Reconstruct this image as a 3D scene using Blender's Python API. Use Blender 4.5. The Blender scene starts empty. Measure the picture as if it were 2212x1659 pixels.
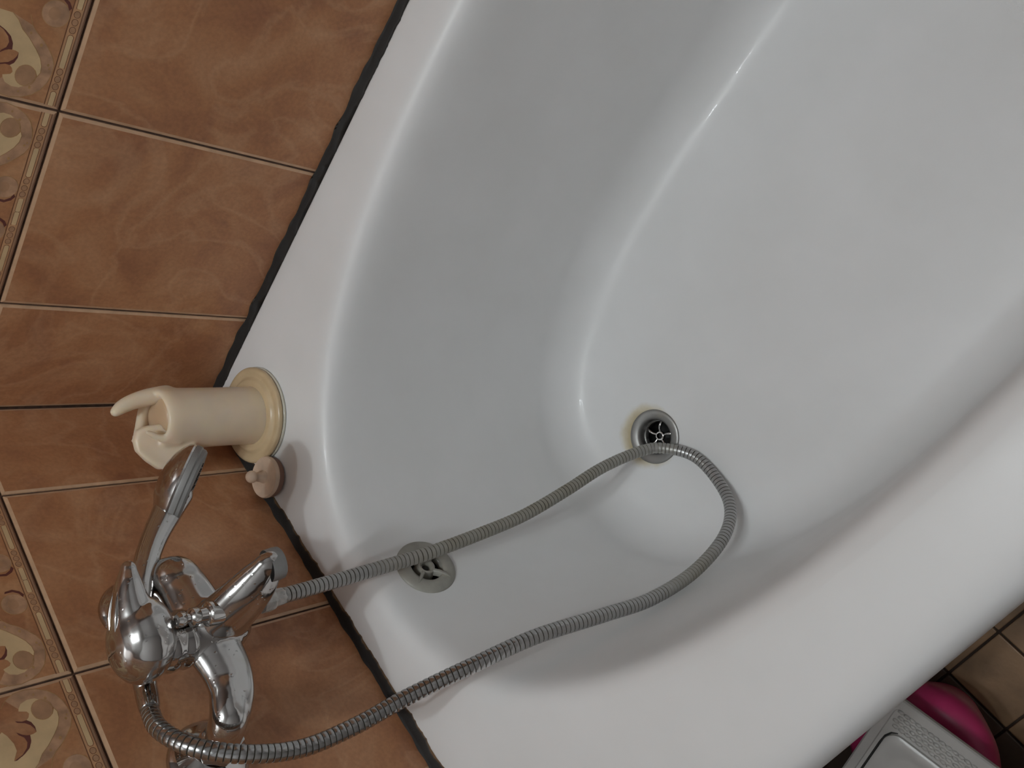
import bpy, bmesh, math, random
from mathutils import Vector, Matrix, noise
random.seed(7)
C = bpy.context.scene.collection
ZR = 0.58                                   # height of the tub rim above the floor
V3 = lambda x, y, z: Vector((x, y, z + ZR))  # z is given relative to the rim

# ------------------------------------------------------------------ camera, light, exposure
S = bpy.context.scene
cam = bpy.data.objects.new('camera', bpy.data.cameras.new('camera'))
C.objects.link(cam)
cam.data.sensor_width = 36.0
cam.data.lens = 1753.24 / 2212 * 36.0
cam.data.clip_start = 0.01
cam.matrix_world = Matrix(((0.588718627, -0.660728639, 0.465669458, 0.680505),
                           (0.511755111, 0.750584535, 0.418006653, 0.635495),
                           (-0.625713261, -0.007779578, 0.780014355, 0.552730 + ZR),
                           (0, 0, 0, 1)))
S.camera = cam
S.view_settings.view_transform = 'Standard'
S.view_settings.look = 'None'
S.view_settings.gamma = 1.0
S.view_settings.use_curve_mapping = False
S.view_settings.exposure = 0.0
w = bpy.data.worlds.new('world'); S.world = w; w.use_nodes = True
w.node_tree.nodes['Background'].inputs[0].default_value = (0.9, 0.95, 1.0, 1)
w.node_tree.nodes['Background'].inputs[1].default_value = 0.05
for i, (lx, ly, lz, e) in enumerate([(0.50, 0.52, 1.80, 12.6), (0.70, 0.70, 1.80, 12.6)]):
    ld = bpy.data.lights.new('bulb', 'POINT'); ld.energy = e; ld.shadow_soft_size = 0.025
    ld.color = (0.93, 1.0, 1.035)
    lo = bpy.data.objects.new('bulb', ld); C.objects.link(lo); lo.location = V3(lx, ly, lz)

# ------------------------------------------------------------------ materials
def mat(name):
    m = bpy.data.materials.new(name); m.use_nodes = True
    nt = m.node_tree; b = nt.nodes['Principled BSDF']
    return m, nt, b
def simple(name, col, rough=.5, metal=0., coat=0., bump=0., bscale=200., var=.0, vscale=20.):
    m, nt, b = mat(name)
    b.inputs['Base Color'].default_value = (*col, 1)
    b.inputs['Roughness'].default_value = rough
    b.inputs['Metallic'].default_value = metal
    b.inputs['Coat Weight'].default_value = coat
    N = nt.nodes; L = nt.links
    tc = N.new('ShaderNodeTexCoord')
    if var:
        n = N.new('ShaderNodeTexNoise'); n.inputs['Scale'].default_value = vscale; n.inputs['Detail'].default_value = 5
        L.new(tc.outputs['Object'], n.inputs['Vector'])
        r = N.new('ShaderNodeValToRGB')
        r.color_ramp.elements[0].position = .3; r.color_ramp.elements[1].position = .7
        r.color_ramp.elements[0].color = (*[c * (1 - var) for c in col], 1)
        r.color_ramp.elements[1].color = (*[min(1, c * (1 + var)) for c in col], 1)
        L.new(n.outputs['Fac'], r.inputs['Fac']); L.new(r.outputs['Color'], b.inputs['Base Color'])
    if bump:
        n2 = N.new('ShaderNodeTexNoise'); n2.inputs['Scale'].default_value = bscale; n2.inputs['Detail'].default_value = 3
        L.new(tc.outputs['Object'], n2.inputs['Vector'])
        bp = N.new('ShaderNodeBump'); bp.inputs['Strength'].default_value = bump; bp.inputs['Distance'].default_value = .001
        L.new(n2.outputs['Fac'], bp.inputs['Height']); L.new(bp.outputs['Normal'], b.inputs['Normal'])
    return m
def ramp(N, pts):
    r = N.new('ShaderNodeValToRGB'); e = r.color_ramp.elements
    while len(e) < len(pts): e.new(.5)
    for k, (p, c) in zip(e, pts): k.position = p; k.color = (*c, 1)
    return r

def tile_mat(name, tint=(1, 1, 1), rough=.32):
    m, nt, b = mat(name); N = nt.nodes; L = nt.links
    geo = N.new('ShaderNodeNewGeometry')
    T = lambda c: tuple(a * t for a, t in zip(c, tint))
    n1 = N.new('ShaderNodeTexNoise'); n1.inputs['Scale'].default_value = 13; n1.inputs['Detail'].default_value = 7; n1.inputs['Roughness'].default_value = .62; n1.inputs['Distortion'].default_value = .6
    L.new(geo.outputs['Position'], n1.inputs['Vector'])
    r1 = ramp(N, [(.30, T((.250, .098, .055))), (.50, T((.345, .148, .076))), (.70, T((.415, .200, .112)))])
    L.new(n1.outputs['Fac'], r1.inputs['Fac'])
    n2 = N.new('ShaderNodeTexNoise'); n2.inputs['Scale'].default_value = 8; n2.inputs['Detail'].default_value = 6; n2.inputs['Distortion'].default_value = 1.3
    L.new(geo.outputs['Position'], n2.inputs['Vector'])
    s = N.new('ShaderNodeMath'); s.operation = 'SUBTRACT'; s.inputs[1].default_value = .5; L.new(n2.outputs['Fac'], s.inputs[0])
    a = N.new('ShaderNodeMath'); a.operation = 'ABSOLUTE'; L.new(s.outputs[0], a.inputs[0])
    r2 = ramp(N, [(0, (.26, .26, .26)), (.045, (0, 0, 0))]); L.new(a.outputs[0], r2.inputs['Fac'])
    mx = N.new('ShaderNodeMix'); mx.data_type = 'RGBA'
    L.new(r2.outputs['Color'], mx.inputs['Factor']); L.new(r1.outputs['Color'], mx.inputs['A']); mx.inputs['B'].default_value = (*T((.52, .29, .18)), 1)
    n3 = N.new('ShaderNodeTexNoise'); n3.inputs['Scale'].default_value = 260; n3.inputs['Detail'].default_value = 2
    L.new(geo.outputs['Position'], n3.inputs['Vector'])
    r3 = ramp(N, [(.35, (.92, .92, .92)), (.65, (1.05, 1.05, 1.05))]); L.new(n3.outputs['Fac'], r3.inputs['Fac'])
    mu = N.new('ShaderNodeMix'); mu.data_type = 'RGBA'; mu.blend_type = 'MULTIPLY'; mu.inputs['Factor'].default_value = 1
    L.new(mx.outputs['Result'], mu.inputs['A']); L.new(r3.outputs['Color'], mu.inputs['B'])
    L.new(mu.outputs['Result'], b.inputs['Base Color'])
    b.inputs['Roughness'].default_value = rough
    b.inputs['Specular IOR Level'].default_value = .35
    bp = N.new('ShaderNodeBump'); bp.inputs['Strength'].default_value = .04; bp.inputs['Distance'].default_value = .001
    L.new(n1.outputs['Fac'], bp.inputs['Height']); L.new(bp.outputs['Normal'], b.inputs['Normal'])
    return m

M_tile = tile_mat('glazed_brown_tile', (1.27, 1.38, 1.30))
M_tile_edge = simple('glazed_tile_edge', (.58, .37, .23), .35, var=.15, vscale=60)
M_decor = tile_mat('decor_tile_glaze', (1.30, 1.42, 1.28))
M_strip = simple('decor_strip', (.54, .30, .155), .35, var=.15, vscale=80)
M_cream = simple('decor_cream', (.66, .475, .265), .35, var=.10, vscale=60)
M_bead = simple('decor_bead', (.44, .25, .14), .35, var=.15, vscale=90)
M_line = simple('decor_line', (.19, .080, .042), .4)
M_shade = simple('decor_maroon', (.14, .042, .034), .4)
M_scroll = simple('decor_scroll', (.47, .275, .165), .35, var=.28, vscale=90)
M_ochre = simple('decor_ochre', (.42, .24, .10), .35, var=.25, vscale=120)
M_grout = simple('dark_grout', (.075, .038, .024), .8, var=.4, vscale=150)
M_plaster = simple('wall_base', (.30, .15, .09), .6)
M_light_wall = simple('light_wall', (.60, .585, .575), .5)
M_ceil = simple('ceiling_white', (.78, .77, .75), .7)

def enamel():
    m, nt, b = mat('white_enamel'); N = nt.nodes; L = nt.links
    b.inputs['Roughness'].default_value = .42
    b.inputs['Coat Weight'].default_value = .06
    b.inputs['Coat Roughness'].default_value = .05
    tc = N.new('ShaderNodeTexCoord')
    # limescale ring that surrounds the drain
    sub = N.new('ShaderNodeVectorMath'); sub.operation = 'DISTANCE'; sub.inputs[1].default_value = (.3385 - .36, .2345 - .75, -.38 + ZR)
    L.new(tc.outputs['Object'], sub.inputs[0])
    n = N.new('ShaderNodeTexNoise'); n.inputs['Scale'].default_value = 60; n.inputs['Detail'].default_value = 4
    L.new(tc.outputs['Object'], n.inputs['Vector'])
    ad = N.new('ShaderNodeMath'); ad.operation = 'MULTIPLY_ADD'; ad.inputs[1].default_value = .012; L.new(n.outputs['Fac'], ad.inputs[0]); L.new(sub.outputs['Value'], ad.inputs[2])
    r = ramp(N, [(.036, (.50, .42, .27)), (.0425, (.66, .60, .47)), (.049, (.80, .80, .80))])
    L.new(ad.outputs[0], r.inputs['Fac'])
    n2 = N.new('ShaderNodeTexNoise'); n2.inputs['Scale'].default_value = 9; n2.inputs['Detail'].default_value = 3
    L.new(tc.outputs['Object'], n2.inputs['Vector'])
    r2 = ramp(N, [(.35, (.955, .955, .95)), (.65, (1, 1, 1))]); L.new(n2.outputs['Fac'], r2.inputs['Fac'])
    mu = N.new('ShaderNodeMix'); mu.data_type = 'RGBA'; mu.blend_type = 'MULTIPLY'; mu.inputs['Factor'].default_value = 1
    L.new(r.outputs['Color'], mu.inputs['A']); L.new(r2.outputs['Color'], mu.inputs['B'])
    L.new(mu.outputs['Result'], b.inputs['Base Color'])
    n3 = N.new('ShaderNodeTexNoise'); n3.inputs['Scale'].default_value = 70; n3.inputs['Detail'].default_value = 3
    L.new(tc.outputs['Object'], n3.inputs['Vector'])
    bp = N.new('ShaderNodeBump'); bp.inputs['Strength'].default_value = .22; bp.inputs['Distance'].default_value = .001
    L.new(n3.outputs['Fac'], bp.inputs['Height']); L.new(bp.outputs['Normal'], b.inputs['Coat Normal'])
    return m
M_enamel = enamel()

def chrome(name, base=(.57, .56, .55), r0=.09, r1=.28, scale=(.40, .33, .16), amount=.5, spots=True):
    m, nt, b = mat(name); N = nt.nodes; L = nt.links
    b.inputs['Metallic'].default_value = 1
    tc = N.new('ShaderNodeTexCoord')
    n = N.new('ShaderNodeTexNoise'); n.inputs['Scale'].default_value = 38; n.inputs['Detail'].default_value = 5
    L.new(tc.outputs['Object'], n.inputs['Vector'])
    mr = N.new('ShaderNodeMapRange'); mr.inputs['From Min'].default_value = .4; mr.inputs['From Max'].default_value = .75
    mr.inputs['To Min'].default_value = r0; mr.inputs['To Max'].default_value = r1
    L.new(n.outputs['Fac'], mr.inputs['Value']); L.new(mr.outputs['Result'], b.inputs['Roughness'])
    n2 = N.new('ShaderNodeTexNoise'); n2.inputs['Scale'].default_value = 27; n2.inputs['Detail'].default_value = 4
    L.new(tc.outputs['Object'], n2.inputs['Vector'])
    r = ramp(N, [(.60, (0, 0, 0)), (.78, (amount,) * 3)]); L.new(n2.outputs['Fac'], r.inputs['Fac'])
    mx = N.new('ShaderNodeMix'); mx.data_type = 'RGBA'; L.new(r.outputs['Color'], mx.inputs['Factor'])
    mx.inputs['A'].default_value = (*base, 1); mx.inputs['B'].default_value = (*scale, 1)
    L.new(mx.outputs['Result'], b.inputs['Base Color'])
    if spots:                                     # dried water drops
        v = N.new('ShaderNodeTexVoronoi'); v.inputs['Scale'].default_value = 170
        L.new(tc.outputs['Object'], v.inputs['Vector'])
        rr = ramp(N, [(.10, (1, 1, 1)), (.22, (0, 0, 0))]); L.new(v.outputs['Distance'], rr.inputs['Fac'])
        bp = N.new('ShaderNodeBump'); bp.inputs['Strength'].default_value = .22; bp.inputs['Distance'].default_value = .0006
        L.new(rr.outputs['Color'], bp.inputs['Height']); L.new(bp.outputs['Normal'], b.inputs['Normal'])
    return m
M_chrome = chrome('worn_chrome')
M_chrome_clean = chrome('chrome', amount=.2, r0=.05, r1=.14)
M_chrome_dull = chrome('dull_chrome', (.31, .305, .295), .42, .6, (.27, .235, .16), .5, spots=False)
M_grey_plate = simple('grey_spray_plate', (.25, .245, .24), .42, bump=.1, bscale=300, var=.2, vscale=50)
M_dark = simple('drain_dark', (.012, .011, .010), .6)
M_seal = None
def attr_mix(name, attr, pts, rough0, rough1, metal0=0., metal1=0., bump=0., bscale=150):
    m, nt, b = mat(name); N = nt.nodes; L = nt.links
    at = N.new('ShaderNodeAttribute'); at.attribute_name = attr
    tc = N.new('ShaderNodeTexCoord')
    n = N.new('ShaderNodeTexNoise'); n.inputs['Scale'].default_value = 55; n.inputs['Detail'].default_value = 4
    L.new(tc.outputs['Object'], n.inputs['Vector'])
    ma = N.new('ShaderNodeMath'); ma.operation = 'MULTIPLY_ADD'; ma.inputs[1].default_value = .5; ma.inputs[2].default_value = -.25
    L.new(n.outputs['Fac'], ma.inputs[0])
    su = N.new('ShaderNodeMath'); su.operation = 'ADD'; su.use_clamp = True
    L.new(ma.outputs[0], su.inputs[0]); L.new(at.outputs['Fac'], su.inputs[1])
    r = ramp(N, pts); L.new(su.outputs[0], r.inputs['Fac']); L.new(r.outputs['Color'], b.inputs['Base Color'])
    for k, a0, a1 in (('Roughness', rough0, rough1), ('Metallic', metal0, metal1)):
        mr = N.new('ShaderNodeMapRange'); mr.inputs['To Min'].default_value = a0; mr.inputs['To Max'].default_value = a1
        L.new(su.outputs[0], mr.inputs['Value']); L.new(mr.outputs['Result'], b.inputs[k])
    if bump:
        n2 = N.new('ShaderNodeTexNoise'); n2.inputs['Scale'].default_value = bscale; n2.inputs['Detail'].default_value = 3
        L.new(tc.outputs['Object'], n2.inputs['Vector'])
        bp = N.new('ShaderNodeBump'); bp.inputs['Strength'].default_value = bump; bp.inputs['Distance'].default_value = .001
        L.new(n2.outputs['Fac'], bp.inputs['Height']); L.new(bp.outputs['Normal'], b.inputs['Normal'])
    return m
M_hose = attr_mix('metal_hose', 'grime_shade', [(0, (.48, .48, .48)), (.42, (.41, .41, .405)), (.72, (.37, .36, .325)), (.92, (.33, .305, .245)), (1, (.055, .048, .036))], .20, .62, 1., .5)  # lower stops: grime along the hose; darkest stop: painted groove shade
M_seal = attr_mix('mouldy_sealant', 'edge', [(0, (.012, .010, .009)), (.45, (.030, .020, .013)), (.75, (.16, .085, .035)), (1, (.36, .25, .14))], .7, .6, bump=.6)
def wax(name, col, sss):
    m, nt, b = mat(name); N = nt.nodes; L = nt.links
    b.inputs['Roughness'].default_value = .33
    b.inputs['Subsurface Weight'].default_value = sss
    b.inputs['Subsurface Radius'].default_value = (1.0, .75, .45)
    b.inputs['Subsurface Scale'].default_value = .012
    tc = N.new('ShaderNodeTexCoord'); n = N.new('ShaderNodeTexNoise'); n.inputs['Scale'].default_value = 35
    L.new(tc.outputs['Object'], n.inputs['Vector'])
    r = ramp(N, [(.3, tuple(c * .93 for c in col)), (.7, col)]); L.new(n.outputs['Fac'], r.inputs['Fac']); L.new(r.outputs['Color'], b.inputs['Base Color'])
    bp = N.new('ShaderNodeBump'); bp.inputs['Strength'].default_value = .12; bp.inputs['Distance'].default_value = .001
    L.new(n.outputs['Fac'], bp.inputs['Height']); L.new(bp.outputs['Normal'], b.inputs['Normal'])
    return m
M_wax = wax('cream_wax', (.85, .715, .545), .6)
M_wax_top = wax('brown_wax', (.58, .41, .26), .5)
M_wax_foot = simple('yellowed_stand', (.59, .45, .275), .25, var=.12, vscale=30)
M_rubber_cream = simple('cream_rubber', (.74, .57, .43), .5, var=.10, vscale=80)
M_plug_brown = simple('plug_brown', (.27, .155, .115), .6)
M_overflow = simple('grey_plastic', (.335, .325, .285), .42, var=.15, vscale=50)
M_tray = simple('pale_grey_plastic', (.42, .40, .38), .3, var=.08, vscale=20)
M_magenta = simple('magenta_plastic', (.42, .028, .115), .3, var=.15, vscale=25)
M_floor = simple('brown_floor_tile', (.25, .148, .075), .45, var=.3, vscale=22, bump=.2)
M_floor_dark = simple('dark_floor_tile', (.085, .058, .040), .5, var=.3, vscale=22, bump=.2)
M_floor_grout = simple('floor_grout', (.05, .03, .02), .9)

# ------------------------------------------------------------------ helpers
def link(name, me, parent=None, loc=None):
    o = bpy.data.objects.new(name, me); C.objects.link(o)
    if parent: o.parent = parent
    if loc is not None: o.location = loc
    return o
def empty(name, loc, label, cat):
    o = link(name, None, loc=loc); o.empty_display_size = .05
    o['label'] = label; o['category'] = cat
    return o
def tag(o, label, cat): o['label'] = label; o['category'] = cat; return o
def finish(name, bm, mats, parent=None, smooth=True, angle=None):
    """bm is in scene coordinates; the mesh is stored relative to its parent's location."""
    bmesh.ops.remove_doubles(bm, verts=bm.verts, dist=1e-6)
    bmesh.ops.recalc_face_normals(bm, faces=bm.faces)
    me = bpy.data.meshes.new(name)
    if parent:
        p = parent; off = Vector((0, 0, 0))
        while p: off += p.location; p = p.parent
        bmesh.ops.translate(bm, verts=bm.verts, vec=-off)
    bm.to_mesh(me); bm.free()
    for m in (mats if isinstance(mats, (list, tuple)) else [mats]): me.materials.append(m)
    if smooth:
        me.polygons.foreach_set('use_smooth', [True] * len(me.polygons))
        if angle: me.set_sharp_from_angle(angle=math.radians(angle))
    return link(name, me, parent)
def basis(d):
    d = d.normalized(); a = Vector((0, 0, 1)) if abs(d.z) < .9 else Vector((1, 0, 0))
    u = d.cross(a).normalized(); return u, d.cross(u).normalized()
def box(bm, lo, hi, bevel=0, mi=0):
    r = bmesh.ops.create_cube(bm, size=1)
    lo, hi = Vector(lo), Vector(hi); c = (lo + hi) / 2; s = hi - lo
    for v in r['verts']: v.co = Vector((v.co.x * s.x, v.co.y * s.y, v.co.z * s.z)) + c
    if bevel:
        es = list({e for v in r['verts'] for e in v.link_edges})
        bmesh.ops.bevel(bm, geom=es, offset=bevel, segments=2, affect='EDGES', profile=.6)
def lathe(bm, origin, axis, prof, n=40, mi=0, arc=None):
    """prof: list of (radius, distance along the axis)."""
    u, v = basis(axis); d = axis.normalized(); rings = []
    for r, h in prof:
        if r < 1e-6: rings.append([bm.verts.new(origin + d * h)])
        else: rings.append([bm.verts.new(origin + d * h + (u * math.cos(2 * math.pi * k / n) + v * math.sin(2 * math.pi * k / n)) * r) for k in range(n)])
    for a, b in zip(rings, rings[1:]):
        for k in range(n):
            q = [a[k % len(a)], a[(k + 1) % len(a)], b[(k + 1) % len(b)], b[k % len(b)]]
            q = list(dict.fromkeys(q))
            if len(q) > 2:
                f = bm.faces.new(q); f.material_index = mi
def spline(pts, n):
    """Catmull-Rom through pts (any tuple length), n samples per span."""
    P = [Vector(p) for p in pts]; P = [P[0] * 2 - P[1]] + P + [P[-1] * 2 - P[-2]]; out = []
    for i in range(1, len(P) - 2):
        for k in range(n):
            t = k / n; a, b, c, d = P[i - 1], P[i], P[i + 1], P[i + 2]
            out.append(.5 * ((2 * b) + (c - a) * t + (2 * a - 5 * b + 4 * c - d) * t * t + (3 * b - a - 3 * c + d) * t ** 3))
    out.append(P[-2]); return out
def frames(path):
    T = [(path[min(i + 1, len(path) - 1)] - path[max(i - 1, 0)]).normalized() for i in range(len(path))]
    u, _ = basis(T[0]); out = []
    for t in T:
        u = (u - t * u.dot(t)).normalized(); out.append((t, u, t.cross(u)))
    return out
def tube(bm, path, radii, n=16, cap=True, flat=None, mi=0):
    """Tapered tube; flat = (normal, factor) squashes the section along that direction."""
    F = frames(path); rings = []
    def ring(c, r, f):
        t, u, v = f; vs = []
        for k in range(n):
            o = (u * math.cos(2 * math.pi * k / n) + v * math.sin(2 * math.pi * k / n)) * r
            if flat: o -= flat[0] * o.dot(flat[0]) * (1 - flat[1])
            vs.append(bm.verts.new(c + o))
        return vs
    if cap:
        for a in (75, 50, 25): rings.append(ring(path[0] - F[0][0] * radii[0] * math.sin(math.radians(a)), radii[0] * math.cos(math.radians(a)), F[0]))
    for c, r, f in zip(path, radii, F): rings.append(ring(c, r, f))
    if cap:
        for a in (25, 50, 75): rings.append(ring(path[-1] + F[-1][0] * radii[-1] * math.sin(math.radians(a)), radii[-1] * math.cos(math.radians(a)), F[-1]))
    for a, b in zip(rings, rings[1:]):
        for k in range(n):
            f = bm.faces.new([a[k], a[(k + 1) % n], b[(k + 1) % n], b[k]]); f.material_index = mi
    bm.faces.new(rings[0][::-1]); bm.faces.new(rings[-1])
def chain(bm, pts, n=16, per=6, flat=None):
    """pts: (x, y, z, radius) control points, rim-relative."""
    s = spline(pts, per); tube(bm, [V3(*q[:3]) for q in s], [max(q[3], .0008) for q in s], n, flat=flat)
def ball(bm, c, r, sc=(1, 1, 1), rot=None, seg=24):
    q = bmesh.ops.create_uvsphere(bm, u_segments=seg, v_segments=seg // 2, radius=r)
    for v in q['verts']:
        co = Vector((v.co.x * sc[0], v.co.y * sc[1], v.co.z * sc[2]))
        if rot: co = rot @ co
        v.co = co + c
def fuse(name, bm, m, parent, voxel=.0014, it=6, fac=.5):
    """Fuse overlapping closed shapes into one smooth continuous casting."""
    bmesh.ops.recalc_face_normals(bm, faces=bm.faces)
    me = bpy.data.meshes.new('tmp'); bm.to_mesh(me); bm.free()
    o = bpy.data.objects.new('tmp', me); C.objects.link(o)
    r = o.modifiers.new('r', 'REMESH'); r.mode = 'VOXEL'; r.voxel_size = voxel; r.use_smooth_shade = True
    s = o.modifiers.new('s', 'SMOOTH'); s.factor = fac; s.iterations = it
    dg = bpy.context.evaluated_depsgraph_get(); dg.update()
    m2 = bpy.data.meshes.new_from_object(o.evaluated_get(dg))
    bpy.data.objects.remove(o); bpy.data.meshes.remove(me)
    b2 = bmesh.new(); b2.from_mesh(m2); bpy.data.meshes.remove(m2)
    return finish(name, b2, m, parent)
def ngon(bm, pts, mi):
    if len(pts) > 4:
        from mathutils.geometry import delaunay_2d_cdt
        v2, _, fs, *_r = delaunay_2d_cdt([Vector(p[:2]) for p in pts], [], [list(range(len(pts)))], 1, 1e-7)
        vs = [bm.verts.new((p.x, p.y, pts[0][2])) for p in v2]
        for q in fs: f = bm.faces.new([vs[k] for k in q]); f.material_index = mi
        return
    f = bm.faces.new([bm.verts.new(p) for p in pts]); f.material_index = mi

# ------------------------------------------------------------------ room shell
RX, RY, ZF, ZC = 1.75, 2.3, -.58, 1.92
def slab(name, lo, hi, m):
    bm = bmesh.new(); box(bm, V3(*lo), V3(*hi))
    o = finish(name, bm, m, smooth=False); o['kind'] = 'structure'; return o
GR = -.0022                                   # grout sits this far behind the tile faces
wall_right = slab('wall_right', (-.12, -.12, ZF), (GR, RY + .12, ZC), M_grout)
wall_back = slab('wall_back', (GR, -.12, ZF), (RX, GR, ZC), M_grout)
wall_left = slab('wall_left', (RX, -.12, ZF), (RX + .12, RY + .12, ZC), M_light_wall)
wall_front = slab('wall_front', (GR, RY, ZF), (RX, RY + .12, ZC), M_light_wall)
floor = slab('floor', (-.12, -.12, ZF - .1), (RX + .12, RY + .12, ZF - .002), M_floor_grout)
ceiling = slab('ceiling', (-.12, -.12, ZC), (RX + .12, RY + .12, ZC + .1), M_ceil)

# ---- wall tiles.  A tile is made flat in (u, v, w): u along the wall, v up, w out of the wall
HJ, TW, TH, DH, GAP = .2623, .2, .3, .15, .0024
def plain_tile(wd, ht, base=M_tile):
    bm = bmesh.new(); a, e = GAP / 2, .0028
    lv = [(a, GR), (a, -.0009), (a + e, 0.)]
    loops = []
    for i, wv in lv: loops.append([bm.verts.new(p) for p in ((i, i, wv), (wd - i, i, wv), (wd - i, ht - i, wv), (i, ht - i, wv))])
    for j, (p, q) in enumerate(zip(loops, loops[1:])):
        for k in range(4): f = bm.faces.new([p[k], p[(k + 1) % 4], q[(k + 1) % 4], q[k]]); f.material_index = 1
    bm.faces.new(loops[-1])
    me = bpy.data.meshes.new('tile'); bm.to_mesh(me); bm.free()
    me.materials.append(base); me.materials.append(M_tile_edge); return me

CREAM = [(0.0174, 0.0459), (0.0137, 0.0435), (0.0117, 0.0386), (0.0122, 0.0332), (0.0151, 0.0293), (0.017, 0.0329), (0.0199, 0.0366), (0.0242, 0.0381), (0.0289, 0.037), (0.0316, 0.0334), (0.0319, 0.029), (0.0292, 0.0251), (0.025, 0.023), (0.0283, 0.0215), (0.0339, 0.022), (0.04, 0.0245), (0.0459, 0.0288), (0.0534, 0.0355), (0.0583, 0.0413), (0.0645, 0.0454), (0.0685, 0.0500), (0.0685, 0.0745), (0.044, 0.0745), (0.0317, 0.0611), (0.036, 0.0586), (0.0436, 0.0561), (0.0496, 0.0559), (0.0565, 0.0596), (0.0552, 0.0536), (0.0514, 0.0483), (0.0467, 0.0454), (0.0407, 0.0444), (0.0406, 0.042), (0.0398, 0.0397), (0.0355, 0.0394), (0.0308, 0.0408), (0.0281, 0.0433), (0.0264, 0.0414), (0.0234, 0.0402), (0.0213, 0.0413), (0.0193, 0.0464)]
CRES1 = [(0.0263, 0.0508), (0.0283, 0.0465), (0.0281, 0.0433), (0.0308, 0.0408), (0.0355, 0.0394), (0.0398, 0.0397), (0.0365, 0.0403), (0.0331, 0.042), (0.0302, 0.0449), (0.0281, 0.0497)]
CRES2 = [(0.0354, 0.0525), (0.0388, 0.049), (0.0401, 0.0467), (0.0407, 0.0444), (0.0455, 0.045), (0.0505, 0.0475), (0.054, 0.0517), (0.057, 0.0577), (0.0568, 0.0597), (0.054, 0.0532), (0.0498, 0.0492), (0.0457, 0.0477), (0.0413, 0.0486), (0.0382, 0.0514)]
OUTER = [(0.013, 0.0567), (0.0076, 0.0526), (0.0036, 0.0461), (0.0028, 0.0383), (0.0046, 0.0304), (0.0087, 0.0232), (0.0145, 0.0181), (0.0215, 0.015), (0.0293, 0.0134), (0.0372, 0.0136), (0.0433, 0.0161), (0.0497, 0.021), (0.0552, 0.0261), (0.0596, 0.0319), (0.0635, 0.0353), (0.0711, 0.0387)]
INNER = [(0.0174, 0.0459), (0.0137, 0.0435), (0.0117, 0.0386), (0.0122, 0.0332), (0.0151, 0.0293), (0.019, 0.0255), (0.0283, 0.0215), (0.0339, 0.022), (0.04, 0.0245), (0.0459, 0.0288), (0.0534, 0.0355), (0.0583, 0.0413), (0.0645, 0.0454), (0.0685, 0.0500)]
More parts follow.
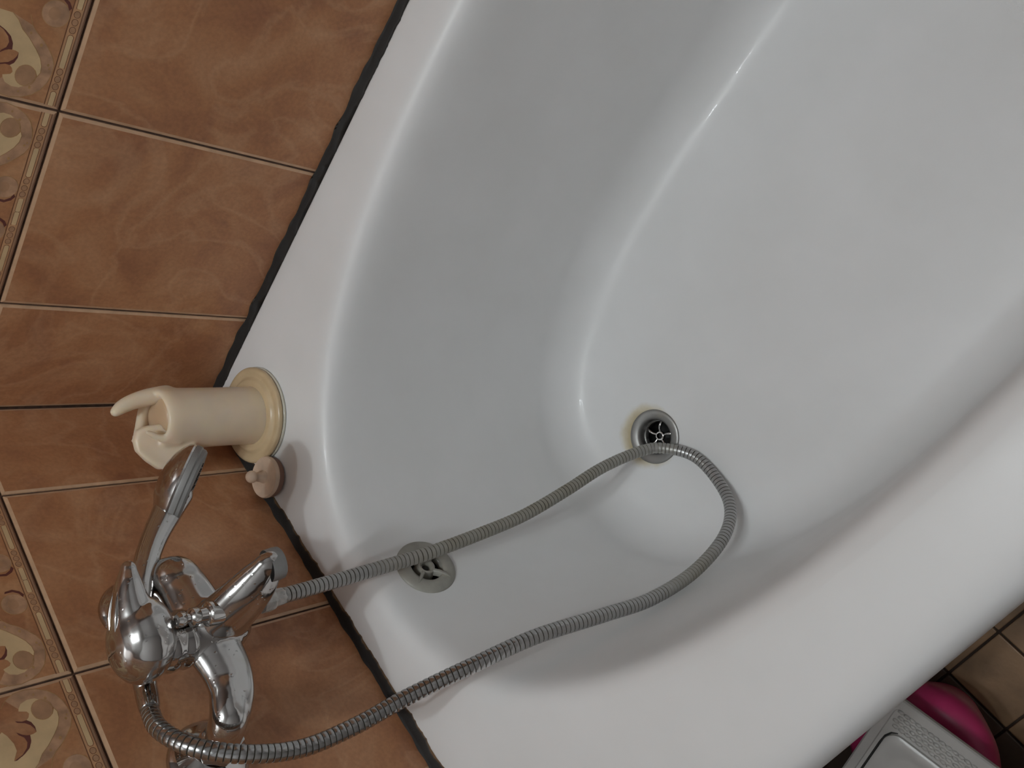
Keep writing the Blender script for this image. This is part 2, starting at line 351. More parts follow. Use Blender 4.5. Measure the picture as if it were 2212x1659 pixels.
def decor_tile(wd, ht, u0=0.):
    """Printed border tile; u0 = how much of the left of the design is cut off."""
    me0 = plain_tile(wd, ht, M_decor); bm = bmesh.new(); bm.from_mesh(me0); bpy.data.meshes.remove(me0)
    lo, hi = GAP / 2 + .0005, wd - GAP / 2 - .0005
    def put(pts, mi, w):
        for su in (0, 1):
            for sv in (0, 1):
                q = [((TW - u if su else u) - u0, (ht - v if sv else v)) for u, v in pts]
                if min(u for u, _ in q) < lo or max(u for u, _ in q) > hi:
                    if max(u for u, _ in q) < lo or min(u for u, _ in q) > hi: continue
                    q = [(min(max(u, lo), hi), v) for u, v in q]
                try: ngon(bm, [(u, v, w) for u, v in q], mi)
                except ValueError: pass
    def ribbon(pts, half, mi, w, close=False):
        P = [Vector(p) for p in pts]; n = len(P)
        for i in range(n if close else n - 1):
            a, b = P[i], P[(i + 1) % n]
            d = b - a
            if d.length < 1e-6: continue
            s = Vector((-d.y, d.x)).normalized() * half; e = d.normalized() * half * .4
            put([tuple(a - e + s), tuple(a - e - s), tuple(b + e - s), tuple(b + e + s)], mi, w)
    def disc(cx, cy, rx, ry, mi, w, n=22): put([(cx + rx * math.cos(2 * math.pi * k / n), cy + ry * math.sin(2 * math.pi * k / n)) for k in range(n)], mi, w)
    def ring(cx, cy, rx, ry, half, mi, w, n=22): ribbon([(cx + rx * math.cos(2 * math.pi * k / n), cy + ry * math.sin(2 * math.pi * k / n)) for k in range(n)], half, mi, w, True)
    E = .0036
    put([(E, .0042), (.1, .0042), (.1, .0122), (E, .0122)], 2, .00004)
    for v, h in ((.0021, .00028), (.0043, .00032), (.0124, .00036)): ribbon([(E if v > .003 else .002, v), (.1, v)], h, 5, .0001)
    for a, b in ((-.012, .0156), (.0368, .0645), (.0865, .115)):
        a, b = max(a, E), min(b, .1)
        put([(a, .0066), (a + .001 if a > E else a, .0062), (b - .0012 if b < .1 else b, .0062), (b, .0072), (b, .0090), (b - .0012 if b < .1 else b, .0100), (a + .001 if a > E else a, .0100), (a, .0090)], 3, .0001)
        ribbon([(a, .0060), (b - .0008, .0060), (b + .0006 if b < .1 else b, .0072), (b + .0006 if b < .1 else b, .009), (b - .0008, .0102), (a, .0102)], .00018, 5, .00013)
    for u in (.0203, .0268, .0333, .0690, .0756, .0820):
        disc(u, .0083, .0027, .0023, 4, .0001, 14); ring(u, .0083, .0027, .0023, .0002, 5, .00013, 14)
    # scroll band between its inner and outer edges
    for i in range(13):
        k = i + 1
        put([OUTER[k], OUTER[k + 1], INNER[min(k, 13)], INNER[k - 1]], 7, .00006)
    put(CREAM, 3, .0001); put(CRES1, 6, .00014); put(CRES2, 6, .00014)
    ribbon(OUTER, .00028, 8, .00012); ribbon(INNER[4:], .0002, 8, .00016)
    disc(.0232, .0310, .0088, .0073, 4, .00014); ring(.0232, .0310, .0088, .0073, .0002, 8, .00017)
    disc(.0775, .0226, .0105, .0098, 7, .00012); ring(.0775, .0226, .0105, .0098, .00022, 8, .00015)
    disc(.0775, .0236, .0050, .0042, 4, .00015)
    put([(.083, .0146), (.087, .0165), (.090, .0205), (.0895, .027), (.0915, .0262), (.0925, .0205), (.0895, .0155), (.0855, .0130)], 6, .00016)
    for (u, v, r) in ((.0145, .0262, .0010), (.0089, .033, .0008), (.0362, .0177, .0009), (.0505, .0262, .0011), (.0575, .0352, .0009), (.0335, .0163, .0007)): disc(u, v, r * 1.4, r, 8, .00018, 8)
    big = [f for f in bm.faces if len(f.verts) > 4]
    bmesh.ops.triangulate(bm, faces=big)
    for f in bm.faces:
        f.normal_update()
        if f.normal.z < 0: f.normal_flip()
    me = bpy.data.meshes.new('tile'); bm.to_mesh(me); bm.free()
    for m in (M_decor, M_tile_edge, M_strip, M_cream, M_bead, M_line, M_shade, M_scroll, M_ochre): me.materials.append(m)
    return me
Mx_right = lambda y, z: Matrix(((0, 0, 1, 0), (1, 0, 0, y), (0, 1, 0, z + ZR), (0, 0, 0, 1)))      # u = +y, w = +x
Mx_back = lambda x, z: Matrix(((1, 0, 0, x), (0, 0, 1, 0), (0, 1, 0, z + ZR), (0, 0, 0, 1)))       # u = +x, w = +y
b0, c0 = .1328, .1183                                            # first joint on either wall (the corner tiles are cut)
shared = {}
def tiled(wall, mx, first, count):
    cols = [(0., first)] + [(first + k * TW, TW) for k in range(count)]
    for z0, ht, dec in ((HJ - TH, TH, False), (HJ, DH, True), (HJ + DH, TH, False)):
        for u0, wd in cols:
            key = (round(wd, 4), ht, dec)
            if key not in shared: shared[key] = decor_tile(wd, ht, TW - wd) if dec else plain_tile(wd, ht)
            o = link('tile', shared[key], wall)
            o.matrix_world = mx(u0, z0)
tiled(wall_right, Mx_right, b0, 6)
tiled(wall_back, Mx_back, c0, 5)

# ---- floor tiles in view beside the tub
FT = .082
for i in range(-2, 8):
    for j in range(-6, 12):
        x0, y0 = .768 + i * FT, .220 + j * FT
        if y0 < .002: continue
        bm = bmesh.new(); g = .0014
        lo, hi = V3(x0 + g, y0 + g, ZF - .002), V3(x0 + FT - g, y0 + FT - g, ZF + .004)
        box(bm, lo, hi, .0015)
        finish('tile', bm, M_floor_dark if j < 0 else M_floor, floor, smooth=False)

# ---- mouldy sealant along both walls
def sealant(name, mx, length, width, seed, fr):
    bm = bmesh.new(); lay = bm.verts.layers.float.new('edge'); n = int(length / .0025); rows = []
    for i in range(n + 1):
        u = length * i / n
        wv = width(u) * (1 + .42 * noise.noise((u * 34, seed, 0)) + .22 * noise.noise((u * 90, seed, 3)) + .16 * noise.noise((u * 230, seed, 5)))
        up = .0025 * (1 + noise.noise((u * 50, seed, 9)))
        row = []
        for t, h, e in ((-.16, .0009 + up * .3, .50), (.0, .0016 + up * .5, .0), (.35, .0022 + up * .25, -.2), (.7, .0017, -.1), (.95, .0011, fr * .15), (1.16, .0004, fr), (1.2, -.004, fr), (1.0, -.016, .2), (-.1, -.016, 0.)):
            q = t * wv + (.0012 if t < 0 else 0)
            z = h if t >= 0 else h + up
            v = bm.verts.new(mx @ Vector((u, max(q, .0004 if t >= 0 else .0003), z))); v[lay] = e; row.append(v)
        rows.append(row)
    for a, b in zip(rows, rows[1:]):
        for k in range(len(a)):
            bm.faces.new([a[k], a[(k + 1) % len(a)], b[(k + 1) % len(a)], b[k]])
    bm.faces.new(rows[0]); bm.faces.new(rows[-1][::-1])
    o = finish(name, bm, M_seal); o['kind'] = 'structure'; return o
ms = Matrix.Translation((0, 0, ZR))
sealant('trim_1', ms @ Matrix(((0, 1, 0, 0), (1, 0, 0, 0), (0, 0, 1, 0), (0, 0, 0, 1))), 1.5, lambda u: .0080 + .006 * max(0, 1 - u / .16) ** 1.5, 1.7, .12)
sealant('trim_2', ms, .72, lambda u: .0098 + .004 * max(0, 1 - u / .16), 5.3, .72)

# ------------------------------------------------------------------ bathtub
tub = empty('bathtub', V3(.36, .75, ZF), 'white enamel bathtub with wide rolled rim set into the tiled corner', 'bathtub')
TY1 = 1.50
def sup_r(th, xl, xr, y0, y1, n, ys0, ys1):
    """radius from the tub centre to a rounded outline"""
    cx, cy = .36, .75; dx, dy = math.cos(th), math.sin(th)
    xm, a = (xl + xr) / 2, (xr - xl) / 2
    lo, hi = 0., 2.
    for _ in range(38):
        r = (lo + hi) / 2; x, y = cx + dx * r, cy + dy * r
        f = abs(x - xm) / a
        if y < ys0: f = f ** n + (max(0, (ys0 - y)) / (ys0 - y0)) ** n
        elif y > ys1: f = f ** n + ((y - ys1) / (y1 - ys1)) ** n
        else: f = f ** n
        if f < 1: lo = r
        else: hi = r
    return lo
def outl(th, ins, ex=0.):       # outer edge: rectangle with rounded corners
    cx, cy = .36, .75; dx, dy = math.cos(th), math.sin(th)
    x0, x1, y0, y1, rc = .0055 + ins * .3, .7185 - ins, .0050 + ins * .3, TY1 - ins, max(.036 - ins * .3, .01)
    lo, hi = 0., 2.
    for _ in range(38):
        r = (lo + hi) / 2; x, y = cx + dx * r, cy + dy * r
        qx = max(x0 + rc - x, x - x1 + rc, 0); qy = max(y0 + rc - y, y - y1 + rc, 0)
        if x0 <= x <= x1 and y0 <= y <= y1 and math.hypot(qx, qy) <= rc: lo = r
        else: hi = r
    return lo
# directions evenly spread along the outline, denser at the near end
ths = []
M = 4000; acc = [0.]; prev = None
for k in range(M + 1):
    th = -math.pi + 2 * math.pi * k / M
    r = sup_r(th, .077, .632, .065, 1.44, 2.5, .60, .95)
    p_ = (r * math.cos(th), r * math.sin(th))
    if prev: 
        wgt = 1.6 if .75 + p_[1] < .5 else .6
        acc.append(acc[-1] + wgt * math.hypot(p_[0] - prev[0], p_[1] - prev[1]))
    prev = p_
NT = 360; j = 0
for i in range(NT):
    t = acc[-1] * i / NT
    while acc[j + 1] < t: j += 1
    ths.append(-math.pi + 2 * math.pi * (j + (t - acc[j]) / (acc[j + 1] - acc[j])) / M)
def inl(th, l, r, e, far):      # inner loop with separate insets left, right, near end, far end
    return sup_r(th, .077 + l, .632 - r, .065 + e, 1.44 - far, 2.5, .60, .95)
loops = []
for ins, z in ((.0, -.05), (-.003, -.044), (-.0035, -.034), (-.001, -.020), (.004, -.009), (.010, -.0035), (.018, -.0008), (.027, .0)):
    loops.append([(outl(th, ins), z) for th in ths])
r0 = [(inl(th, -.022, -.016, -.020, -.02), .0) for th in ths]
for t in (.33, .66): loops.append([(a[0] * (1 - t) + b[0] * t, 0.) for a, b in zip(loops[7], r0)])
loops.append(r0)
prof = [(-.014, -.0008), (-.008, -.0026), (-.003, -.0058), (.0008, -.0105), (.0036, -.017), (.0056, -.026), (.0074, -.037)]
for o_, z in prof: loops.append([(inl(th, o_, o_, o_, o_), z) for th in ths])
W = (.028, .036, .058, .20)      # inset of the walls' foot
nw = 30
for k in range(1, nw + 1):
    t = k / nw; z = -.037 + t * (-.315 + .037); s = .0074
    loops.append([(inl(th, *(s + (q - s) * t for q in W)), z) for th in ths])
FZ = -.380
F_ = (.078, .088, .108, .28)     # where the flat floor starts
for k in range(1, 13):
    a = math.pi / 2 * k / 12; t, zz = 1 - math.cos(a), math.sin(a)
    loops.append([(inl(th, *(q + (f - q) * t for q, f in zip(W, F_))), -.315 + (FZ + .315) * zz) for th in ths])
last = loops[-1]
for k in range(1, 66):
    t = (k / 66); loops.append([(r * (1 - t), z) for r, z in last])
DRN = Vector((.3455, .2405, FZ)); OVN = Vector((.350, .0, -.062))
bm = bmesh.new(); rings = []
for lp in loops: rings.append([bm.verts.new(V3(.36 + r * math.cos(t), .75 + r * math.sin(t), z)) for (r, z), t in zip(lp, ths)])
for a, b in zip(rings, rings[1:]):
    for k in range(NT): bm.faces.new([a[k], a[(k + 1) % NT], b[(k + 1) % NT], b[k]])
ce = bm.verts.new(V3(.36, .75, FZ))
for k in range(NT): bm.faces.new([rings[-1][k], rings[-1][(k + 1) % NT], ce])
# wall point and normal at the overflow
from mathutils.bvhtree import BVHTree
bm.normal_update(); bvh = BVHTree.FromBMesh(bm)
ov, ovn, _, _ = bvh.ray_cast(V3(.351, .5, -.066), Vector((0, -1, 0)))
if ovn.y < 0: ovn = -ovn
dr = V3(*DRN)
for f in [f for f in bm.faces if (f.calc_center_median() - dr).length < .0275 or (f.calc_center_median() - ov).length < .0225]: bm.faces.remove(f)
for v in [v for v in bm.verts if not v.link_faces]: bm.verts.remove(v)
shell = finish('tub_shell', bm, M_enamel, tub)
bm = bmesh.new(); box(bm, V3(.668, .02, ZF), V3(.690, 1.46, -.03), .003); finish('apron', bm, M_enamel, tub, smooth=False)

# ---- drain: chrome flange, cup, four spoke strainer
up = Vector((0, 0, 1))
bm = bmesh.new()
lathe(bm, dr, up, [(.0350, -.0006), (.0352, .0008), (.0342, .0018), (.0310, .0020), (.0255, .0012), (.0226, -.0008), (.0214, -.0050), (.0212, -.0140), (.0235, -.0135), (.0235, -.003), (.0330, -.0012), (.0350, -.0006)], 56)
drain = finish('drain', bm, M_chrome_dull, tub, angle=60); drain['label'] = 'chrome drain flange with limescale ring'
bm = bmesh.new()
lathe(bm, dr, up, [(.0213, -.0125), (.0213, -.045), (0, -.045)], 40); finish('waste_pipe', bm, M_dark, drain)
bm = bmesh.new(); sc = dr + Vector((0, 0, -.0150))
lathe(bm, sc, up, [(.0060, -.003), (.0064, .0012), (.0056, .0022), (.0040, .0020), (.0036, -.003), (.0060, -.003)], 24)
lathe(bm, sc, up, [(.0212, -.003), (.0212, .0008), (.0196, .0012), (.0190, -.003), (.0212, -.003)], 40)
for k in range(5):
    a = 2 * math.pi * k / 5 + 2.2
    pts = [(.0055, 0, .0006, .0016), (.010, .0009, .0014, .0018), (.0150, .0004, .0016, .0023), (.0198, -.0008, -.0002, .0021)]
    q = []
    for r, s, h, rr in pts:
        q.append((sc.x + r * math.cos(a) - s * math.sin(a), sc.y + r * math.sin(a) + s * math.cos(a), sc.z - ZR + h, rr))
    chain(bm, q, 8, 4)
finish('strainer', bm, M_chrome_clean, drain, angle=60)

# ---- overflow: grey plastic rosette with cross spokes and a sunk boss
on = ovn.normalized(); oo = ov - on * .0004; ou, ow = basis(on)
bm = bmesh.new()
lathe(bm, oo, on, [(.0335, -.001), (.0336, .0012), (.0322, .0030), (.0285, .0046), (.0235, .0052), (.0192, .0046), (.0183, .003), (.0181, -.006), (.0215, -.006), (.032, -.001), (.0335, -.001)], 56)
cover = finish('overflow_cover', bm, M_overflow, tub, angle=60)
bm = bmesh.new(); lathe(bm, oo, on, [(.0200, -.004), (.0200, -.030), (0, -.030)], 36); finish('overflow_pipe', bm, M_dark, cover)
bm = bmesh.new(); lathe(bm, oo, on, [(0, -.003), (.0052, -.003), (.0056, .0020), (.0074, .0034), (.0094, .0028), (.0108, -.003), (.0122, -.014), (0, -.014)], 30); finish('boss', bm, M_overflow, cover, angle=50)
bm = bmesh.new(); lathe(bm, oo, on, [(0, -.001), (.0030, -.0012), (.0038, -.002)], 16); finish('screw', bm, M_dark, cover)
for k in range(4):
    a = math.pi / 2 * k + .62; d = ou * math.cos(a) + ow * math.sin(a); s = on.cross(d).normalized()
    bm = bmesh.new()
    P = [oo + d * .007 + on * .0012, oo + d * .0145 + on * .0044, oo + d * .0215 + on * .0052, oo + d * .0275 + on * .0040]
    hw = [.0026, .0021, .0018, .0007]; r_ = []
    for q, h in zip(P, hw): r_.append([bm.verts.new(q + s * h + on * .0002), bm.verts.new(q + s * h * .55 + on * .0013), bm.verts.new(q - s * h * .55 + on * .0013), bm.verts.new(q - s * h + on * .0002), bm.verts.new(q - s * h - on * .0065), bm.verts.new(q + s * h - on * .0065)])
    for a_, b_ in zip(r_, r_[1:]):
        for m_ in range(6): bm.faces.new([a_[m_], a_[(m_ + 1) % 6], b_[(m_ + 1) % 6], b_[m_]])
    bm.faces.new(r_[0]); bm.faces.new(r_[-1][::-1])
    finish('spoke', bm, M_overflow, cover, angle=40)

# ------------------------------------------------------------------ bath mixer
HX, HY = .353, .068
mixer = empty('bath_mixer', V3(.35, 0, .19), 'chrome single lever bath mixer fixed on the tiled wall above the tub end', 'tap')
bm = bmesh.new()
chain(bm, [(HX, HY, .168, .0205), (HX, HY, .188, .0225), (HX, HY, .208, .0215)], 28)
YV, XV = Vector((0, 1, 0)), Vector((1, 0, 0))
chain(bm, [(HX, HY, .188, .0245), (.332, .0685, .1865, .0228), (.312, .0700, .1880, .0214), (.297, .0690, .1895, .0205)], 28, flat=(YV, .90))
chain(bm, [(.308, .0700, .1890, .0185), (.2950, .0680, .1905, .0205), (.282, .050, .1925, .0170), (.2745, .033, .193, .0150)], 24)
chain(bm, [(HX, HY, .188, .0245), (.386, .0655, .1845, .0210), (.406, .0630, .1865, .0185), (.421, .0580, .1915, .0160)], 28, flat=(YV, .66))
chain(bm, [(.404, .0640, .1910, .0130), (.423, .0570, .1945, .0150), (.428, .046, .195, .0150), (.4285, .033, .193, .0150)], 24)
chain(bm, [(HX, HY, .185, .0285), (.3525, .092, .1735, .0275), (.352, .114, .1660, .0245), (.351, .131, .1615, .0195), (.3505, .141, .1590, .0155)], 30, flat=(XV, .66))
chain(bm, [(.351, .090, .166, .0105), (.351, .091, .150, .0095)], 18)
body = fuse('body', bm, M_chrome, mixer, .0013, 11)
for x in (.2745, .4285):
    bm = bmesh.new()
    lathe(bm, V3(x, 0, .193), Vector((0, 1, 0)), [(.0335, .0003), (.0335, .003), (.0322, .0055), (.0280, .0085), (.0215, .0125), (.0180, .0165), (.0165, .0175), (.0165, .0003)], 48)
    finish('wall_flange', bm, M_chrome_clean, mixer, angle=50)
    bm = bmesh.new()
    lathe(bm, V3(x, 0, .193), Vector((0, 1, 0)), [(.0150, .0170), (.0178, .0180), (.0182, .0200), (.0182, .0330), (.0172, .0355), (.0150, .0360)], 6)
    bmesh.ops.bevel(bm, geom=[e for e in bm.edges], offset=.0007, segments=1, affect='EDGES')
    finish('union_nut', bm, M_chrome_clean, mixer, angle=25)
bm = bmesh.new()
lathe(bm, V3(HX, HY, .205), up, [(.0215, 0), (.0238, .002), (.0242, .006), (.0228, .009), (.0228, .012), (.0236, .0145), (.0238, .019), (.0215, .025), (0, .025)], 44)
finish('cartridge_collar', bm, M_chrome_clean, mixer, angle=45)
# lever: a drop shaped dome drawn out to a tongue with a raised two-pronged rim
bm = bmesh.new()
E1 = Vector((-.66, .75, 0)).normalized(); E2 = Vector((.75, .66, 0)).normalized()
ball(bm, V3(.3490, .0755, .2425), .0285, (1.20, 1.06, .86), Matrix((E1, E2, up)).transposed())
chain(bm, [(.345, .0775, .2465, .0240), (.332, .0885, .2480, .0200), (.3215, .0965, .2485, .0155), (.313, .1030, .2480, .0118), (.305, .1085, .2470, .0075)], 24, flat=(Vector((.15, -.1, 1)).normalized(), .8))
lever = fuse('lever', bm, M_chrome, mixer, .0012, 12)
for s in (-1, 1):
    bm = bmesh.new(); px, py = .58 * s, .66 * s
    chain(bm, [(.3420 + px * .0050, .0820 + py * .0050, .2640, .0012), (.331 + px * .0060, .0900 + py * .0060, .2625, .0020), (.319 + px * .0040, .0985 + py * .0040, .2585, .0018), (.3065, .1075, .2510, .0013)], 12)
    finish('lever_ridge', bm, M_chrome_clean, lever)
# diverter knob on top of the spout
bm = bmesh.new()
lathe(bm, V3(.356, .100, .188), Vector((.0, .06, 1)), [(.0098, 0), (.0102, .003), (.0100, .012), (.0085, .0135), (.0066, .0140), (.0062, .020), (.0072, .0215), (.0074, .026), (.0060, .0275), (.0040, .0285), (.0040, .031), (.0056, .0330), (.0060, .0360), (.0044, .0385), (0, .0392)], 28)
finish('diverter_knob', bm, M_chrome_clean, mixer, angle=35)
bm = bmesh.new()
lathe(bm, V3(.3505, .142, .156), Vector((.02, .22, -1)), [(.0135, -.004), (.0138, .004), (.0134, .0075), (.0122, .0085), (.0108, .0065), (0, .0060)], 36)
finish('aerator', bm, M_grey_plate, mixer, angle=40)

# ------------------------------------------------------------------ hand shower
hand = empty('hand_shower', V3(.36, .032, .23), 'curved chrome hand shower resting across the mixer with its round head beside the candle', 'shower head')
HC = V3(.213, .094, .155)
HN = Vector((.642, .068, -.763)).normalized()
bm = bmesh.new()
chain(bm, [(.368, .0305, .2315, .0086), (.350, .0375, .2300, .0094), (.325, .0500, .2265, .0100), (.298, .0625, .2195, .0102), (.277, .0690, .2100, .0104), (.256, .0745, .1965, .0110), (.236, .0810, .180, .0125), (.218, .0890, .164, .0145)], 28, flat=None)
finish('handle', bm, M_chrome, hand)
bm = bmesh.new(); hb = HC - HN * .004
lathe(bm, hb, -HN, [(0, -.001), (.0375, -.001), (.0392, .002), (.0375, .006), (.0330, .0105), (.0260, .0150), (.0170, .0185), (.0080, .0200), (0, .0203)], 48)
finish('head_shell', bm, M_chrome, hand, angle=50)
bm = bmesh.new()
lathe(bm, hb, HN, [(0, .0), (.0385, .0), (.0390, .0012), (.0386, .0050), (.0372, .0062), (.0368, .0090), (.0350, .0108), (.0300, .0112), (.0270, .0100), (0, .0100)], 56)
finish('spray_plate', bm, M_grey_plate, hand, angle=35)
bm = bmesh.new(); nu, nv = basis(HN)
for rr, cnt in ((.006, 6), (.012, 12), (.018, 18), (.024, 24)):
    for k in range(cnt):
        a = 2 * math.pi * k / cnt
        lathe(bm, hb + HN * .0098 + (nu * math.cos(a) + nv * math.sin(a)) * rr, HN, [(.0011, 0), (.0009, .0014), (0, .0015)], 6)
o = finish('nozzle', bm, M_dark, hand); o['kind'] = 'stuff'
td = Vector((.66, -.75, .1)); td = (td - HN * td.dot(HN)).normalized(); ts = HN.cross(td)
bm = bmesh.new(); q0 = hb + HN * .0035
tube(bm, [q0 + td * .036, q0 + td * .041 + ts * .0005, q0 + td * .0445], [.0042, .0040, .0036], 16, flat=(HN, .7))
o = finish('selector_tab', bm, M_chrome_clean, hand); o['label'] = 'small spray selector tab'

# ------------------------------------------------------------------ shower hose
hose_root = empty('shower_hose', V3(.351, .093, .13), 'long ribbed metal shower hose looping from the mixer down over the drain and back', 'hose')
HP = [(.351, .0905, .142), (.351, .0915, .128), (.3512, .093, .098), (.3515, .096, .057), (.354, .105, -.007), (.358, .115, -.040), (.3595, .130, -.103), (.360, .1485, -.168), (.3565, .1750, -.230), (.3525, .2025, -.286), (.358, .2300, -.337), (.371, .2465, -.3585), (.405, .2640, -.3705), (.4485, .2655, -.3655), (.4845, .2600, -.3470), (.5092, .2460, -.3080), (.5230, .2210, -.2480), (.5250, .2020, -.1735), (.5155, .1870, -.1100), (.5010, .1650, -.0340), (.4925, .1370, .0225), (.4840, .1060, .0735), (.4820, .0860, .1190), (.4770, .0740, .1640), (.4620, .0700, .2060), (.4390, .0610, .2330), (.4120, .0480, .2430), (.3900, .0365, .2385), (.3720, .0305, .2320)]
sp = [V3(*q) for q in spline(HP, 24)]
L = [0.]
for a, b_ in zip(sp, sp[1:]): L.append(L[-1] + (b_ - a).length)
PITCH = .0050; nr = int(L[-1] / PITCH); HR = .0070
prof = [(0., .87), (.07, .87), (.13, .985), (.52, 1.02), (.92, .985), (.97, .87)]
pts, rad, par = [], [], []; j = 0
for i in range(nr):
    for f, rr in prof:
        d = (i + f) * PITCH
        while j < len(L) - 2 and L[j + 1] < d: j += 1
        pts.append(sp[j].lerp(sp[j + 1], (d - L[j]) / max(L[j + 1] - L[j], 1e-9))); rad.append(HR * rr); par.append(d / L[-1])
bm = bmesh.new(); lay = bm.verts.layers.float.new('grime_shade'); NS = 16; R_ = []
for c, r, (t, u, v), s in zip(pts, rad, frames(pts), par):
    g = .42 + .38 * min(1, max(0, (s - .06) / .10)) if s < .30 else max(.42, .80 - (s - .30) * 3.)
    if .44 < s < .62: g = .42 + .36 * math.exp(-((s - .565) / .03) ** 2)
    if s >= .62: g = max(.02, .42 - (s - .62) * 2.6)
    row = []
    for k in range(NS):
        q = bm.verts.new(c + (u * math.cos(2 * math.pi * k / NS) + v * math.sin(2 * math.pi * k / NS)) * r); q[lay] = g + ((1.5 if g < .5 else .35) if r < HR * .95 else 0); row.append(q)  # groove verts add painted shade to the grime so the ribs show
    R_.append(row)
for a, b_ in zip(R_, R_[1:]):
    for k in range(NS): bm.faces.new([a[k], a[(k + 1) % NS], b_[(k + 1) % NS], b_[k]])
bm.faces.new(R_[0]); bm.faces.new(R_[-1][::-1])
finish('hose_tube', bm, M_hose, hose_root, angle=40)
M_nut = simple('whitened_nut', (.52, .51, .49), .45, metal=.5, var=.25, vscale=150)
for nm, a, d, m_ in (('outlet_nut', V3(.351, .0905, .1445), V3(.3512, .0925, .10) - V3(.351, .0905, .1445), M_nut), ('cone_nut', V3(.367, .0306, .2312), V3(.392, .0375, .2395) - V3(.367, .0306, .2312), M_chrome_clean)):
    bm = bmesh.new()
    lathe(bm, a, d, [(.0085, 0), (.0102, .001), (.0105, .010), (.0095, .012), (.0080, .0135), (.0078, .022), (.0068, .024), (.0060, .024)] if nm == 'outlet_nut' else [(.0080, 0), (.0088, .001), (.0086, .010), (.0078, .020), (.0072, .022), (.0060, .022)], 8 if nm == 'outlet_nut' else 24)
    o = finish(nm, bm, m_, hose_root, angle=30)
    if nm == 'outlet_nut': o['label'] = 'whitish scaled hose nut'

# ------------------------------------------------------------------ candle on the tub corner
CX, CY = .0885, .0605
candle = empty('candle', V3(CX, CY, 0), 'thick cream candle with melted folded top and round yellowed foot in the tub corner', 'candle')
bm = bmesh.new()
lathe(bm, V3(CX, CY, .0002), up, [(0, 0), (.0555, 0), (.0562, .0012), (.0560, .0026), (.0553, .0032), (0, .0032)], 72)
o = finish('glass_base', bm, simple('pale_base', (.62, .60, .50), .12), candle, angle=50); o['label'] = 'pale thin base disc'
bm = bmesh.new()
lathe(bm, V3(CX, CY, .0034), up, [(0, 0), (.0540, 0), (.0556, .0016), (.0556, .0046), (.0538, .0062), (.0500, .0064), (.0462, .0048), (.0440, .0050), (.0418, .0076), (.0395, .0084), (.0372, .0078), (0, .0078)], 72)
foot = finish('foot', bm, M_wax_foot, candle, angle=50); foot['label'] = 'round yellowed foot with moulded ring'
# shaft, softened rim, upright tongue and the flap that has folded outward, fused into one piece of wax
fw = Vector((.681 - CX, .635 - CY, 0)).normalized(); lt = Vector((-fw.y, fw.x, 0))
def wx(l, f, z, r): q = lt * l + fw * f; return (CX + q.x, CY + q.y, z, r)
bm = bmesh.new()
lathe(bm, V3(CX, CY, 0), up, [(0, .008), (.0345, .008), (.0335, .013), (.0330, .03), (.0328, .07), (.0330, .112), (.0322, .1200), (.0300, .1240), (.0265, .1245), (.0225, .1190), (.0150, .1140), (0, .1130)], 64)
chain(bm, [wx(.0265, -.004, .108, .0100), wx(.0235, -.006, .127, .0095), wx(.0195, -.008, .142, .0085), wx(.0145, -.009, .153, .0075), wx(.0095, -.009, .160, .0058)], 20)
chain(bm, [wx(.0240, -.012, .122, .0075), wx(.0090, -.0235, .124, .0058), wx(-.0070, -.0225, .128, .0058), wx(-.0200, -.015, .133, .0070), wx(-.0270, -.004, .136, .0080)], 20)
FP = [(-.004, .112, .006), (-.006, .132, .000), (-.010, .1425, -.004), (-.0205, .1465, -.003), (-.0320, .1455, .001), (-.0430, .1365, .004), (-.0530, .1240, .005), (-.0495, .1130, .008), (-.0420, .0975, .012), (-.0300, .0900, .017)]
fr_, bk_ = [], []
for l, z, f in FP:
    for lst, df in ((fr_, .0055), (bk_, -.0050)):
        q = wx(l, f + df, z, 0); lst.append(bm.verts.new(V3(*q[:3])))
bm.faces.new(fr_); bm.faces.new(bk_[::-1])
for k in range(len(FP)):
    k2 = (k + 1) % len(FP); bm.faces.new([fr_[k2], fr_[k], bk_[k], bk_[k2]])
chain(bm, [wx(-.0130, .016, .140, .0030), wx(-.0200, .018, .126, .0045), wx(-.0240, .020, .108, .0040)], 14)
fuse('wax_body', bm, M_wax, candle, .0016, 16)
bm = bmesh.new()
ball(bm, V3(CX, CY, .1165) + lt * .004 + fw * -.003, .0225, (1, 1, .30)); finish('crater_disc', bm, M_wax_top, candle)['label'] = 'brownish hollow'  # flat disc in the hollow top, browner than the wax body

# ------------------------------------------------------------------ plug
plug = empty('bath_plug', V3(.159, .0290, 0), 'small beige rubber bath plug with ball knob lying beside the candle foot', 'plug')
PC = V3(.159, .0290, .0)
ax = Vector((-.06, .10, 1)).normalized()
bm = bmesh.new(); lathe(bm, PC + Vector((0, 0, .0018)), ax, [(0, 0), (.0205, 0), (.0225, .0015), (.0232, .0055), (.0228, .0075), (.0, .0075)], 44); finish('rim', bm, M_plug_brown, plug, angle=40)['label'] = 'brown underside'  # lower half of the disc, browner than the cream top
bm = bmesh.new(); lathe(bm, PC + Vector((0, 0, .0018)), ax, [(0, .0075), (.0228, .0075), (.0236, .0085), (.0237, .0105), (.0226, .0125), (.0190, .0132), (.0120, .0126), (.0074, .0130), (.0058, .0160), (.0050, .0240), (.0, .0240)], 44); finish('disc', bm, M_rubber_cream, plug, angle=50)
bm = bmesh.new(); ball(bm, PC + Vector((0, 0, .0018)) + ax * .0285, .0070, (1, 1, .92)); finish('knob', bm, M_rubber_cream, plug)

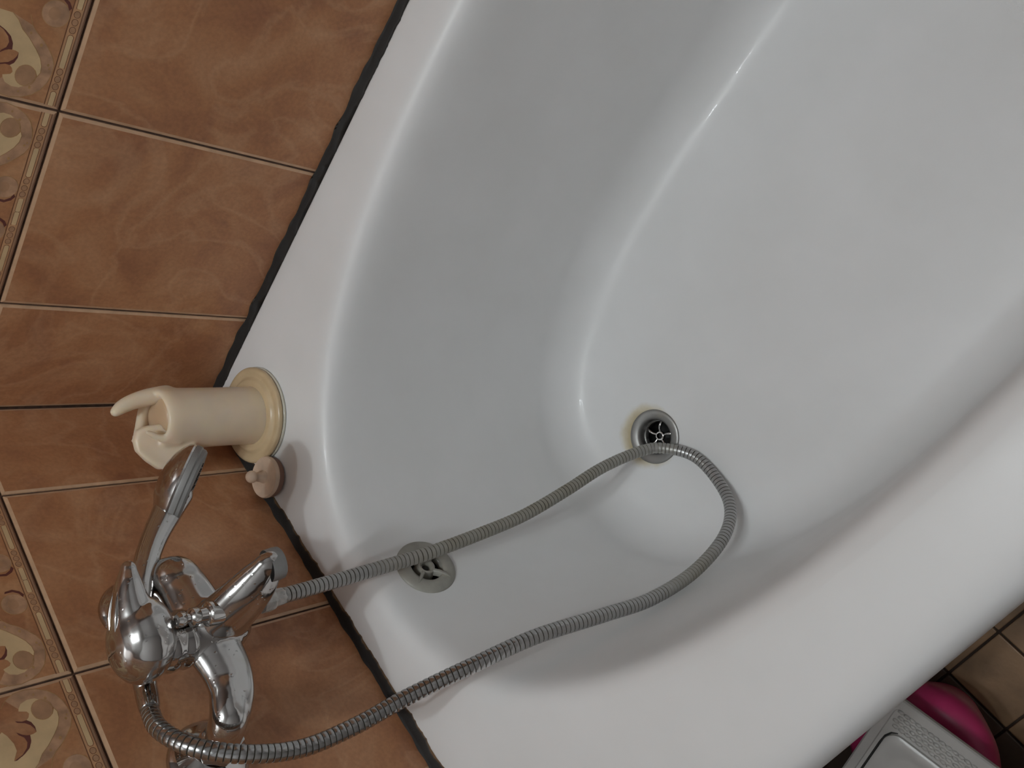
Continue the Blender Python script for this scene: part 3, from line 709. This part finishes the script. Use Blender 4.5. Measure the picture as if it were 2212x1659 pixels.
# ------------------------------------------------------------------ things on the floor beside the tub
ZT = -.36
bowl = empty('container', V3(.80, .18, ZF), 'rounded magenta plastic container on the floor under the edge of the pale grey tray', 'container')
bm = bmesh.new()
lathe(bm, V3(.80, .18, ZF), up, [(0, .004), (.032, .004), (.036, .006), (.043, .02), (.0620, .08), (.0745, .122), (.0772, .136), (.0755, .146), (.0700, .1545), (.0600, .1595), (.040, .1625), (0, .1635)], 64)
finish('shell', bm, M_magenta, bowl, angle=60)
bm = bmesh.new(); lathe(bm, V3(.80, .18, ZF + .0), up, [(.026, .0062), (.026, .0), (.033, .0), (.036, .0072)], 48); finish('foot_ring', bm, M_magenta, bowl, angle=50)

ang = math.radians(12.5); ea = Vector((math.cos(ang), math.sin(ang), 0)); eb = Vector((math.sin(ang), -math.cos(ang), 0))
TO = V3(.7335, .2405, ZT)                        # corner by the tub, far edge
tray = empty('tray', TO, 'pale grey plastic tray with a stippled border beside the outer side of the tub', 'tray')
def tp(a, b, z): return TO + ea * a + eb * b + Vector((0, 0, z))
def tray_loft(bm, levels, ia=0., ib=0., cap=True):
    """levels: (inset, z, corner radius) of a rounded rectangle; ia, ib shift the tub side and the far side inward"""
    W_, H_ = .36, .27; rings = []
    for ins, z, rc in levels:
        ring = []
        for (cx, cy, a0) in ((W_ - ins - rc, ins + rc + ib, -90), (W_ - ins - rc, H_ - ins - rc, 0), (ins + rc + ia, H_ - ins - rc, 90), (ins + rc + ia, ins + rc + ib, 180)):
            for k in range(9):
                a = math.radians(a0 + 90 * k / 8); ring.append(bm.verts.new(tp(cx + rc * math.cos(a), cy + rc * math.sin(a), z)))
        rings.append(ring)
    for a, b_ in zip(rings, rings[1:]):
        for k in range(len(a)): bm.faces.new([a[k], a[(k + 1) % len(a)], b_[(k + 1) % len(a)], b_[k]])
    if cap: bm.faces.new(rings[0]); bm.faces.new(rings[-1][::-1])
bm = bmesh.new()
tray_loft(bm, [(.030, -.0555, .012), (.026, -.050, .014), (.022, -.0105, .014), (.003, -.0095, .010), (.0, -.0070, .010), (.0, -.002, .010), (.0015, .0, .010), (.0095, .0, .008), (.0105, -.0030, .008), (.0120, -.0030, .008)])
finish('tray_body', bm, M_tray, tray, angle=35)
for la, lb in ((.325, .035), (.325, .235), (.035, .235)):
    bm = bmesh.new(); q = tp(la, lb, 0); q.z = ZF + ZR
    lathe(bm, q, up, [(0, .002), (.010, .002), (.0105, .006), (.0125, -ZF + ZT - .05), (0, -ZF + ZT - .05)], 20); finish('leg', bm, M_tray, tray, angle=50)
bm = bmesh.new()
tray_loft(bm, [(.0120, -.0040, .014), (.0125, .0004, .014), (.0150, .0016, .015), (.0230, .0016, .019), (.0262, -.0002, .020), (.0290, -.0002, .021)], ia=.004, ib=.0235)
finish('lid', bm, M_tray, tray, angle=35)
bm = bmesh.new()
gp = [V3(0, 0, 0)] * 0 + [tp(.0152, .20 - .012 * k, -.0024) for k in range(13)] + [tp(.0160, .046, -.0024), tp(.0190, .0390, -.0024), tp(.0240, .0355, -.0024)]
tube(bm, gp, [.0012] * 14 + [.0009, .0005], 8)
finish('gap', bm, M_dark, tray)['label'] = 'dark gap along the lid'
bm = bmesh.new()
for i in range(52):
    for j_ in range(4):
        u_ = .016 + i * .0064 + (j_ % 2) * .0032 + random.uniform(-.0005, .0005); v_ = .0138 + j_ * .0056
        c = tp(u_, v_, -.0032)
        q = bmesh.ops.create_icosphere(bm, subdivisions=1, radius=.0032)
        for v in q['verts']: v.co = ea * v.co.x * 1.25 + eb * v.co.y * .75 + Vector((0, 0, v.co.z * .9)) + c
o = finish('stipple', bm, M_tray, tray); o['kind'] = 'stuff'
